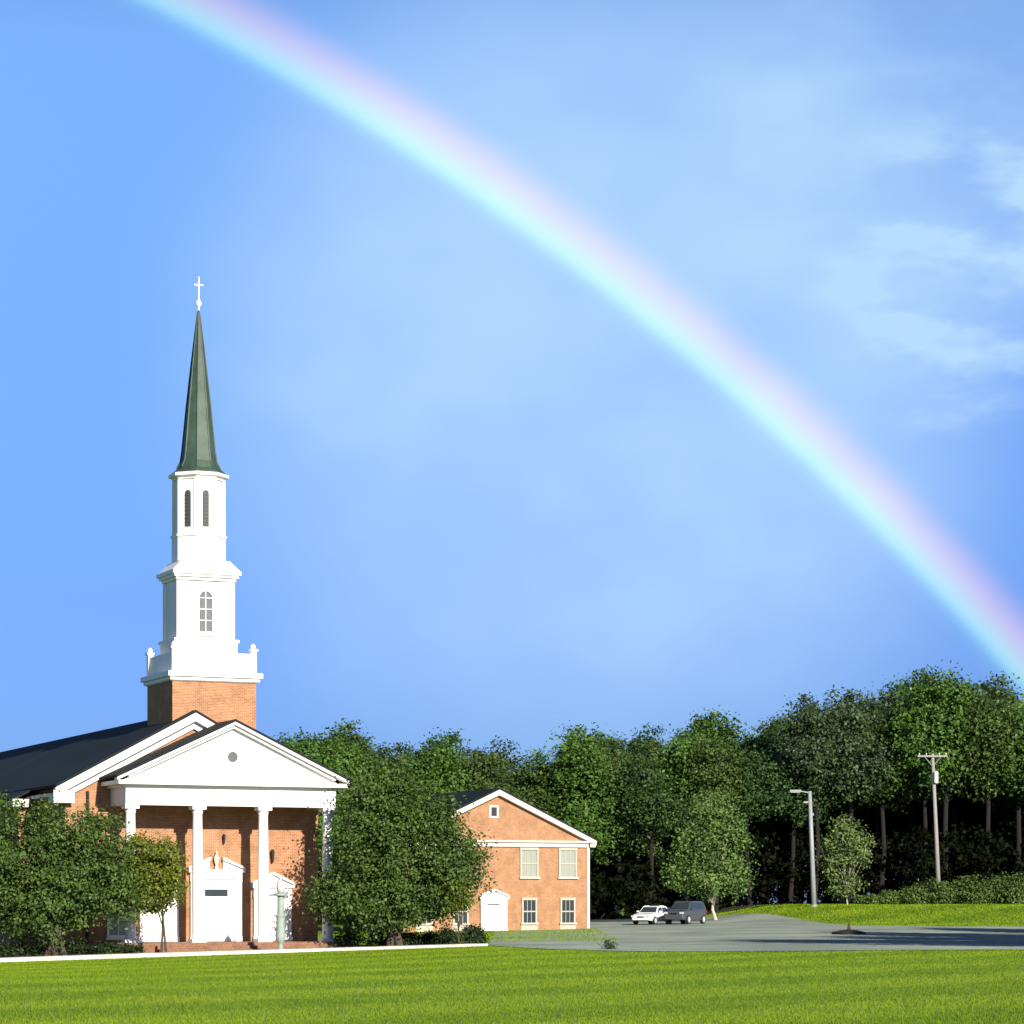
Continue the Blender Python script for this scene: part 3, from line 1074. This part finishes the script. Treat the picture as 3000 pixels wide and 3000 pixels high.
# large tree right of the portico
Yt = 138.5
loc = Vector((-6.2, Yt, gz(-6.2, Yt)))
tree('large_tree', 'large round green tree between the church portico and the brick building', 'tree', loc,
     ell_px([(1180, 2500, 175, 170), (1080, 2450, 78, 120), (1290, 2500, 115, 120), (1010, 2620, 85, 66), (1130, 2630, 190, 72), (1345, 2555, 66, 90), (1200, 2375, 130, 90), (1100, 2335, 80, 85),
             (955, 2595, 48, 52), (1310, 2625, 65, 40), (1130, 2300, 70, 50), (1080, 2660, 150, 50), (1230, 2655, 110, 45)], Yt, loc, rgt),
     56000, .17, LEAF_A, BARK, .19, 2.6, ((0, 0, 0), (.5, .1, 0)), seed=6, clump=.68, per=64, shell=.45, ntips=18)
# ornamental tree by the car park
Yt = 228
loc = Vector(((2097 - 1500) / F * Yt, Yt, gz(17, Yt)))
tree('ornamental_tree', 'rounded green tree with pale trunk standing right of the parked cars', 'tree', loc,
     ell_px([(2078, 2420, 76, 100), (2035, 2500, 78, 90), (2122, 2500, 70, 100), (2080, 2572, 112, 52), (1998, 2560, 48, 50), (2160, 2580, 46, 44), (2078, 2345, 40, 46), (2040, 2400, 48, 50)], Yt, loc, rgt),
     18000, .24, LEAF_O, PALEBARK, .15, 1.9, seed=8, clump=.85, per=40, ntips=16)
# sapling on the bank
Yt = 238
loc = Vector(((2483 - 1500) / F * Yt, Yt, gz(28.6, Yt)))
tree('sapling', 'thin pale green young tree on the grass bank beside the street lamp', 'tree', loc,
     ell_px([(2478, 2450, 52, 52), (2450, 2520, 42, 60), (2500, 2500, 46, 60), (2470, 2590, 50, 34), (2535, 2455, 24, 26), (2475, 2410, 24, 30), (2425, 2470, 22, 26)], Yt, loc, rgt),
     5000, .24, LEAF_S, PALEBARK, .07, 1.3, seed=9, clump=.6, per=16, ntips=12)
# slim young tree by the brick building's door
Yt = 137.4
loc = Vector(((1345 - 1500) / F * Yt, Yt, gz(-2.7, Yt)))
tree('young_tree', 'slim bright green young tree below the right side of the large tree', 'tree', loc,
     ell_px([(1335, 2605, 34, 34), (1358, 2635, 28, 32), (1328, 2655, 24, 28)], Yt, loc, rgt),
     1500, .13, LEAF_C, BARK, .04, 1.0, seed=10, clump=.3, per=16, ntips=7)


def shrub(name, label, loc, w, h, n, size, lm, group, seed, d=None):
    rg = np.random.default_rng(seed)
    d = d or w
    ells = [(rg.normal(0, w * .13), rg.normal(0, d * .1), h * .5, w * .42, d * .42, h * .5)]
    for k in range(3):
        ells.append((rg.uniform(-.3, .3) * w, rg.uniform(-.2, .2) * d, h * rg.uniform(.35, .6), w * .28, d * .28, h * .38))
    v, cen = leaf_cloud(rg, ells, n, size, clump=.3 * h ** .5, per=18, shell=.5)
    v[:, 2] = np.maximum(v[:, 2], -.05)
    root = thing(name, label, 'shrub', loc, 0, group)
    mb_ = MB()
    for k in range(4):
        q = cen[rg.integers(len(cen))]
        mb_.tube([(rg.normal(0, .06), rg.normal(0, .06), -.15), (q[0] * .4, q[1] * .4, h * .35), (q[0] * .8, q[1] * .8, max(.3, q[2] * .85))], [.03, .022, .008], 5)
    mb_.build('stems', BARK, root)
    mesh_obj('foliage', tri_mesh('foliage', v, 4), lm, root)
    return root


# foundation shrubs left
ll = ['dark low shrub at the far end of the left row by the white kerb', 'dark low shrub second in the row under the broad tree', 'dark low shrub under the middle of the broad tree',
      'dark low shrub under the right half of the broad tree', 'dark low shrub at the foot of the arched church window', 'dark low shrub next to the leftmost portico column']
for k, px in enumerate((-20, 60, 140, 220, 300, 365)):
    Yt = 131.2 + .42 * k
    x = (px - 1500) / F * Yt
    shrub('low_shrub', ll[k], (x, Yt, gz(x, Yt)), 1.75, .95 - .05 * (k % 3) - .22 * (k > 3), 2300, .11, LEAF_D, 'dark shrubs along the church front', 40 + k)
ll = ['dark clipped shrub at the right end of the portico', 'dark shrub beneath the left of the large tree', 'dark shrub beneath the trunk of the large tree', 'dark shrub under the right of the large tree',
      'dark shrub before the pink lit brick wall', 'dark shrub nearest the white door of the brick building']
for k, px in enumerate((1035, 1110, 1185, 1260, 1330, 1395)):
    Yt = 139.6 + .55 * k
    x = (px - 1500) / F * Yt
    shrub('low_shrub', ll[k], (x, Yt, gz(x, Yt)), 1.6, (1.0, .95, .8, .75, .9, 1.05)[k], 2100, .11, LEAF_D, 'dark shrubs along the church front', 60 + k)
# hedge on the bank
ll = ['leftmost low end of the hedge beside the sapling', 'second low shrub of the hedge from the sapling', 'third shrub of the hedge before the dark wood', 'hedge shrub left of the utility pole',
      'hedge shrub just before the foot of the utility pole', 'hedge shrub just right of the utility pole', 'tall hedge shrub second right of the utility pole', 'tall hedge shrub before the black wood',
      'tall hedge shrub near the right edge of the photo', 'tallest hedge shrub at the right edge of the photo']
for k in range(10):
    px = 2545 + k * 54
    Yt = 243 + .4 * (k % 2)
    x = (px - 1500) / F * Yt
    top = np.interp(px, [2520, 2600, 2700, 2800, 3050], [2628, 2612, 2590, 2570, 2556])
    z = gz(x, Yt)
    h = EYE + (2650 - top) / F * Yt - z
    shrub('hedge_shrub', 'light green ' + ll[k], (x, Yt, z), 2.35, float(h), 2600, .19, LEAF_H, 'hedge along the grass bank', 80 + k, 2.4)
# single tuft at the lawn's edge
x, Yt = .0, 0
Yt = 124.0
x = (1787 - 1500) / F * Yt
shrub('tiny_shrub', 'tiny dark green shrub alone at the far edge of the lawn', (x, Yt, gz(x, Yt)), .55, .48, 500, .07, LEAF_D, None, 120)

# ------------------------------------------------------------------ the wood
protos = []
for k in range(9):
    rg = np.random.default_rng(200 + k)
    ells = []
    zb = (7.5, 6.5, 8.0, 7.0, 6.0, 7.2, 10.6, 11.2, 10.2)[k]
    for q in range(9):
        zz = zb + 2 + (17.2 - zb - 2) * (q / 8) + rg.normal(0, .5)
        tt = (zz - zb) / (20 - zb)
        rr_ = 4.3 * (1 - tt ** 2.2 * .78)
        a = rg.random() * 2 * pi
        o = rr_ * .48
        r_ = rr_ * (.52 + .22 * rg.random())
        ells.append((o * cos(a), o * sin(a), zz, r_, r_, r_ * (.75 + .25 * rg.random())))
    ells.append((0, 0, 13 if k < 6 else 15, 3.0, 3.0, 5.2 if k < 6 else 3.6))
    ells.append((rg.normal(0, .8), rg.normal(0, .8), 18.2, 1.5, 1.5, 1.75))
    v, cen = leaf_cloud(rg, ells, 22000 if k < 6 else 16000, .33, clump=1.12, per=58, shell=.5)
    cm = tri_mesh('crown', v, 4)
    cm.materials.append(LEAF_W1)
    tips = cen[rg.choice(len(cen), 12, replace=False)]
    tm = trunk_mb(rg, ((0, 0, 0),), .26, [t_ * np.array([.8, .8, .95]) for t_ in tips], (rg.normal(0, .4), rg.normal(0, .4), zb + 1.5)).mesh('trunk', True)
    tm.materials.append(BARKW)
    protos.append((tm, cm))

prof_x = [800, 880, 1000, 1090, 1170, 1260, 1330, 1420, 1530, 1600, 1700, 1800, 1900, 1960, 2050, 2110, 2190, 2230, 2320, 2370, 2450, 2540, 2600, 2700, 2800, 2870, 2950, 3020, 3200]
prof_y = [2180, 2150, 2125, 2150, 2215, 2150, 2190, 2185, 2210, 2170, 2140, 2105, 2140, 2130, 2090, 2105, 2110, 2065, 2110, 2045, 2050, 2010, 1985, 1990, 1962, 1975, 2010, 2075, 2160]
made = []


def wood_tree(px, Y, top, var, lm, label, wid=1.0, group='trees of the wood', name='wood_tree', rot=0.0):
    x = (px - 1500) / F * Y
    z = gz(x, Y) - .1
    h = EYE + (2650 - top) / F * Y - z
    tm, cm = protos[var]
    root = thing(name, label, 'tree', (x, Y, z), rot, group)
    s_ = h / 19.7
    root.scale = (wid * (.55 + .45 * s_), wid * (.55 + .45 * s_), s_)
    t_ = bpy.data.objects.new('trunk', tm)
    c_ = bpy.data.objects.new('crown', cm)
    for o in (t_, c_):
        C.objects.link(o)
        o.parent = root
    c_.material_slots[0].link = 'OBJECT'
    c_.material_slots[0].material = lm
    return root


rw = random.Random(7)
WOODL = {LEAF_W1: 'deep green', LEAF_W2: 'olive green', LEAF_W3: 'bright green', LEAF_W4: 'greyish green'}
rows = [(268, 98, 25, 0), (279, 112, 10, 55), (291, 112, -8, 20), (304, 105, 60, 60)]
for ri, (Y, step, jit, off) in enumerate(rows):
    px = 830 + off
    while px < 3190:
        p = px + rw.uniform(-22, 22)
        top = float(np.interp(p, prof_x, prof_y)) + (rw.uniform(-10, 110) if ri == 0 else rw.uniform(-25, 60) if ri < 3 else rw.uniform(90, 200))
        lm = rw.choice([LEAF_W1, LEAF_W1, LEAF_W1, LEAF_W2, LEAF_W2, LEAF_W3, LEAF_W4])
        if 2330 < p < 2560 and ri == 0: lm = LEAF_W4
        if p > 2560 and ri == 0: lm = rw.choice([LEAF_W2, LEAF_W3, LEAF_W2])
        where = ('behind the church' if p < 1250 else 'behind the brick building' if p < 1730 else 'behind the parked cars' if p < 2150 else
                 'behind the street lamp' if p < 2560 else 'behind the hedge')
        row = ('at the front of the wood', 'deep in the wood', 'at the wood\'s back', 'at the wood\'s back')[ri]
        wood_tree(p, Y + rw.uniform(-3, 3), top, 4 if ri == 3 else rw.randrange(6, 9) if (ri == 0 and p > 1860) or (ri == 1 and p > 1950) else rw.randrange(6), lm, 'tall %s tree %s %s' % (WOODL[lm], row, where), rw.uniform(.92, 1.12),
                  'wood trees, %s, %s, %s' % (WOODL[lm], row, where), rot=rw.random() * 6.28)
        px += step
# nearer bright trees between church and brick building
for p, Y, top, lm, lb in ((905, 212, 2160, LEAF_W3, 'bright green round tree just right of the church pediment'), (1020, 218, 2135, LEAF_W3, 'bright green tall tree above the large round tree'),
                          (1120, 224, 2185, LEAF_W2, 'olive green tree rising over the right of the large tree'), (1262, 236, 2160, LEAF_W3, 'slender bright green tree left of the brick gable'),
                          (1395, 240, 2195, LEAF_W2, 'olive green tree directly behind the brick gable apex')):
    wood_tree(p, Y, top, rw.randrange(6), lm, lb, .95, 'nearer trees behind the buildings', 'wood_tree', rw.random() * 6)
# trees just beyond the right edge, whose shade lies over the car park
for x, Y, h, lb in ((32, 112, 16, 'olive green tree nearest the lawn in the row shading the car park'), (37, 123, 15, 'second tree from the lawn in the row shading the car park'),
                    (38.5, 137, 15, 'third tree from the lawn in the row shading the car park'), (46, 150, 15, 'farthest tree from the lawn in the row shading the car park')):
    r_ = wood_tree(1500 + F * x / Y, Y, 2650 - F * (h - EYE) / Y, 3, LEAF_W2, lb, 1.5, 'trees beside the car park', 'shade_tree', 1.0)

# undergrowth through the wood, with the wood's shade put into its leaf colour
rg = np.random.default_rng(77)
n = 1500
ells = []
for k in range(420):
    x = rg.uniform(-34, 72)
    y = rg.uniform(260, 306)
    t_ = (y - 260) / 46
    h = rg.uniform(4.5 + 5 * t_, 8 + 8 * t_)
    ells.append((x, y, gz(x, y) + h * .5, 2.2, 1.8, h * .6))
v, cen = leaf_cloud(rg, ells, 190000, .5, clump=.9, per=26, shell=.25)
tag(mesh_obj('undergrowth', tri_mesh('undergrowth', v, 4), LEAF_U_SHADE), 'undergrowth inside the wood with shade painted into its leaves', 'undergrowth', kind='stuff')

# ------------------------------------------------------------------ poles
# street lamp with one arm
Yl = 231
x = (2385 - 1500) / F * Yl
z = gz(x, Yl)
top = EYE + (2650 - 2318) / F * Yl - z
lamp = thing('street_lamp', 'tall grey street lamp with one arm on the grass bank', 'street lamp', (x, Yl, z))
tl = (2372 - 2385) / F * Yl
MB().tube([(0, 0, -.2), (tl * .5, 0, top * .5), (tl, 0, top)], [.23, .19, .16], 12).build('pole', STEEL, lamp, smooth=True)
MB().lathe([(.30, -.1), (.30, .12), (.2, .2)], 12).build('base', STEEL, lamp)
MB().tube([(tl, 0, top - .14), (tl - .5, 0, top - .05), (tl - .75, 0, top)], [.07, .06, .055], 8).build('arm', STEEL, lamp)
hd = MB().box(tl - 1.7, tl - .72, -.2, .2, top - .09, top + .12).build('lamp_head', STEEL, lamp, bevel=.04)
MB().box(tl - 1.6, tl - .82, -.15, .15, top - .12, top - .092).build('lens', LENS, hd)
MB().box(tl + .09, tl + .34, -.09, .09, top - 2.05, top - 1.85).box(tl - .5, tl - .12, -.06, .06, top - 1.0, top - .85).build('bracket', STEEL, lamp)
# utility pole
Yp = 252
x = (2752 - 1500) / F * Yp
z = gz(x, Yp)
top = EYE + (2650 - 2208) / F * Yp - z
pole = thing('utility_pole', 'slim grey utility pole with a cross arm rising behind the hedge', 'utility pole', (x, Yp, z))
tl = (2732 - 2752) / F * Yp
MB().tube([(0, 0, -.3), (tl * .5, 0, top * .5), (tl, 0, top)], [.23, .19, .14], 12).build('post', WOOD, pole, smooth=True)
MB().box(tl - 1.4, tl + 1.35, -.24, -.14, top - .32, top - .16).build('cross_arm', WOOD, pole)
for dx in (-1.25, -.6, .6, 1.2):
    MB().lathe([(.035, top - .158), (.05, top - .08), (.07, top - .05), (.05, top + .04), (.02, top + .06)], 8, tl + dx, -.19).build('insulator', LENS, pole)
mb = MB()
mb.plank((tl - .75, -.2, top - .3), (tl, -.16, top - 1.2), .05, .05)
mb.plank((tl + .75, -.2, top - .3), (tl, -.16, top - 1.2), .05, .05)
mb.build('brace', WOOD, pole)
MB().lathe([(.16, top - 2.75), (.22, top - 2.68), (.22, top - 1.75), (.17, top - 1.66), (.05, top - 1.6)], 12, tl + .28, -.25).build('transformer', LENS, pole, smooth=False)

# verdigris pillar with a cap before the right doorway
Yq = 134.2
x = (822 - 1500) / F * Yq
z = gz(x, Yq)
pil = thing('lamp_pillar', 'stout grey green pillar lamp before the right hand church doorway', 'pillar lamp', (x, Yq, z))
hq = EYE + (2650 - 2570) / F * Yq - z
MB().lathe([(.20, -.1), (.20, .12), (.13, .2), (.10, .4), (.22, .62), (.25, .75), (.21, 1.1), (.21, 1.7), (.25, 1.8), (.17, 1.9), (.16, hq - .95)], 14).build('shaft', VERDI, pil, smooth=False)
MB().lathe([(.17, hq - .949), (.36, hq - .90), (.36, hq - .82), (.2, hq - .76)], 14).build('cap', VERDI, pil)
MB().lathe([(.16, hq - .758), (.21, hq - .5), (.19, hq - .25), (.06, hq - .12), (.03, hq)], 12).build('lamp_globe', LENS, pil, smooth=True)

# shadow spot on the car park, modelled as a dark mound round a stump
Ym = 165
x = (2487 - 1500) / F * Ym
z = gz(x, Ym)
st = thing('shadow_spot', 'round shadow modelled as a dark mound with a short stump on the car park', 'shadow', (x, Ym, z + .03))
MB().lathe([(1.05, .0), (1.0, .12), (.5, .24), (.1, .28)], 20).build('shadow_mound', MULCH_SHADOW, st)
MB().lathe([(.11, .27), (.08, .5), (.07, .66)], 9).build('shadow_spot_stump', BARK, st)


# ------------------------------------------------------------------ cars
def car(name, label, loc, rz, paint, dims, suv):
    Lc, Wc, Hc = dims
    root = thing(name, label, 'car', loc, rz, None)
    h2 = Wc / 2
    if suv:
        prof = [(-.50, .40, .62), (-.49, .36, .95), (-.44, .34, 1.02), (-.24, .32, 1.10), (.0, .32, 1.12), (.40, .32, 1.12), (.485, .36, 1.05), (.50, .42, .6)]
        roof = [(-.26, 1.09), (-.13, Hc - .06), (-.05, Hc), (.30, Hc), (.42, Hc - .10), (.48, 1.08)]
    else:
        prof = [(-.50, .36, .56), (-.485, .32, .72), (-.42, .30, .80), (-.20, .30, .90), (.0, .30, .93), (.32, .30, .94), (.46, .32, .92), (.50, .38, .62)]
        roof = [(-.21, .885), (-.08, Hc - .07), (.0, Hc), (.14, Hc), (.25, Hc - .09), (.38, .93)]
    # lower body: lofted sections, rounded in plan
    mb_ = MB()
    secs = []
    for fx, zb, zt in prof:
        w = h2 * (1 - .55 * max(0, abs(fx) - .38) / .12 * .35)
        secs.append([(fx * Lc, y, zz) for y, zz in ((-w * .94, zb), (-w, zb + (zt - zb) * .45), (-w * .97, zt - .06), (-w * .86, zt), (0, zt + .02), (w * .86, zt), (w * .97, zt - .06), (w, zb + (zt - zb) * .45), (w * .94, zb))])
    n = len(secs[0])
    vs = [p for s_ in secs for p in s_]
    fs = []
    for i in range(len(secs) - 1):
        for k in range(n):
            k2 = (k + 1) % n
            fs.append((i * n + k, i * n + k2, (i + 1) * n + k2, (i + 1) * n + k))
    fs += [tuple(range(n - 1, -1, -1)), tuple(range((len(secs) - 1) * n, len(secs) * n))]
    mb_.add(vs, fs)
    # cabin
    vs, fs = [], []
    for fx, zz in roof:
        t_ = (zz - roof[0][1]) / (Hc - roof[0][1])
        w = h2 * (.86 - .17 * max(0, t_))
        vs += [(fx * Lc, -w, zz), (fx * Lc, w, zz)]
    m_ = len(roof)
    for i in range(m_ - 1):
        fs.append((2 * i, 2 * i + 1, 2 * i + 3, 2 * i + 2))
    fs.append(tuple(2 * i for i in range(m_))[::-1])
    fs.append(tuple(2 * i + 1 for i in range(m_)))
    mb_.add(vs, fs)
    body = mb_.build('body', paint, root, smooth=False, bevel=.03)
    # glass
    zc0 = roof[0][1]
    ws = MB()
    a, b = roof[0], roof[1]
    e = .02
    f_ = lambda q: ((a[0] + (b[0] - a[0]) * q) * Lc, a[1] + (b[1] - a[1]) * q)
    for nm, (a, b) in (('windscreen', (roof[0], roof[1])), ('rear_window', (roof[-1], roof[-2]))):
        q0, q1 = f_(.12), f_(.92)
        sg = -1 if nm == 'windscreen' else 1
        w0, w1 = h2 * .76, h2 * .64
        pts = [Vector((q0[0], -w0, q0[1])), Vector((q0[0], w0, q0[1])), Vector((q1[0], w1, q1[1])), Vector((q1[0], -w1, q1[1]))]
        o_ = Vector((sg * .03, 0, .025))
        mbx = MB().add([p + o_ for p in pts] + [p - o_ * .5 for p in pts], [(0, 1, 2, 3), (7, 6, 5, 4), (0, 4, 5, 1), (1, 5, 6, 2), (2, 6, 7, 3), (3, 7, 4, 0)])
        mbx.build(nm, GLASS, root)
    zt0, zt1 = zc0 + .08, Hc - .12
    xs_ = [(roof[0][0] + .055, roof[1][0] + .015), (.04, .04), (.06, .06), (roof[-1][0] - .06, roof[-2][0] - .03)]
    for sy in (-1, 1):
        for (b0, t0_), (b1, t1_) in ((xs_[0], xs_[1]), (xs_[2], xs_[3])):
            def pt(fx, zz, o_):
                t_ = (zz - zc0) / (Hc - zc0)
                return (fx * Lc, sy * (h2 * (.86 - .17 * t_) + o_), zz)
            vs = [pt(b0, zt0, .015), pt(b1, zt0, .015), pt(t1_, zt1, .015), pt(t0_, zt1, .015)]
            vs += [pt(b0, zt0, -.02), pt(b1, zt0, -.02), pt(t1_, zt1, -.02), pt(t0_, zt1, -.02)]
            MB().add(vs, [(0, 1, 2, 3), (7, 6, 5, 4), (0, 4, 5, 1), (1, 5, 6, 2), (2, 6, 7, 3), (3, 7, 4, 0)]).build('side_window', GLASS, root)
    rw_ = .36 if suv else .32
    for fx in (-.31, .30):
        for sy in (-1, 1):
            def wheel(r, yy0, yy1, m_, nm, par):
                vs, fs = [], []
                nn = 18
                for yy in (yy0, yy1):
                    for k in range(nn):
                        q = 2 * pi * k / nn
                        vs.append((fx * Lc + r * cos(q), sy * yy, rw_ + r * sin(q)))
                fs = [(k, (k + 1) % nn, (k + 1) % nn + nn, k + nn) for k in range(nn)] + [tuple(range(nn)), tuple(range(2 * nn - 1, nn - 1, -1))]
                return MB().add(vs, fs).build(nm, m_, par)
            w_ = wheel(rw_, h2 - .20, h2 + .012, TYRE, 'wheel', root)
            wheel(rw_ * .64, h2 - .05, h2 + .022, RIM, 'rim', w_)
    zl = prof[1][2] - .16
    for sy in (-1, 1):
        y0, y1 = sorted((sy * h2 * .55, sy * h2 * .88))
        MB().box(-.5 * Lc - .03, -.47 * Lc, y0, y1, zl, zl + .15).build('headlight', LENS, root, bevel=.02)
        MB().box(.48 * Lc, .5 * Lc + .02, y0, y1, zl + .08, zl + .26).build('tail_light', RED, root, bevel=.02)
        y0, y1 = sorted((sy * (h2 - .02), sy * (h2 + .16)))
        MB().box(roof[0][0] * Lc + .22, roof[0][0] * Lc + .36, y0, y1, zc0 + .06, zc0 + .19).build('mirror', paint, root, bevel=.02)
    MB().box(-.5 * Lc - .025, -.49 * Lc, -h2 * .34, h2 * .34, zl - .02, zl + .08).build('grille', IRON, root)
    return root


ha = R(62)
hdx, hdy = -cos(ha), -sin(ha)     # where the cars' fronts point
rzc = math.atan2(-hdy, -hdx)
x, y = 11.05, 214.5
car('white_car', 'white parked sedan at the edge of the dark wood', (x, y, gz(x, y) + .04), rzc, CARW, (4.5, 1.80, 1.45), False)
x, y = 13.6, 213.9
car('dark_car', 'dark parked sport utility car beside the white sedan', (x, y, gz(x, y) + .04), rzc, CARD, (4.6, 1.88, 1.78), True)
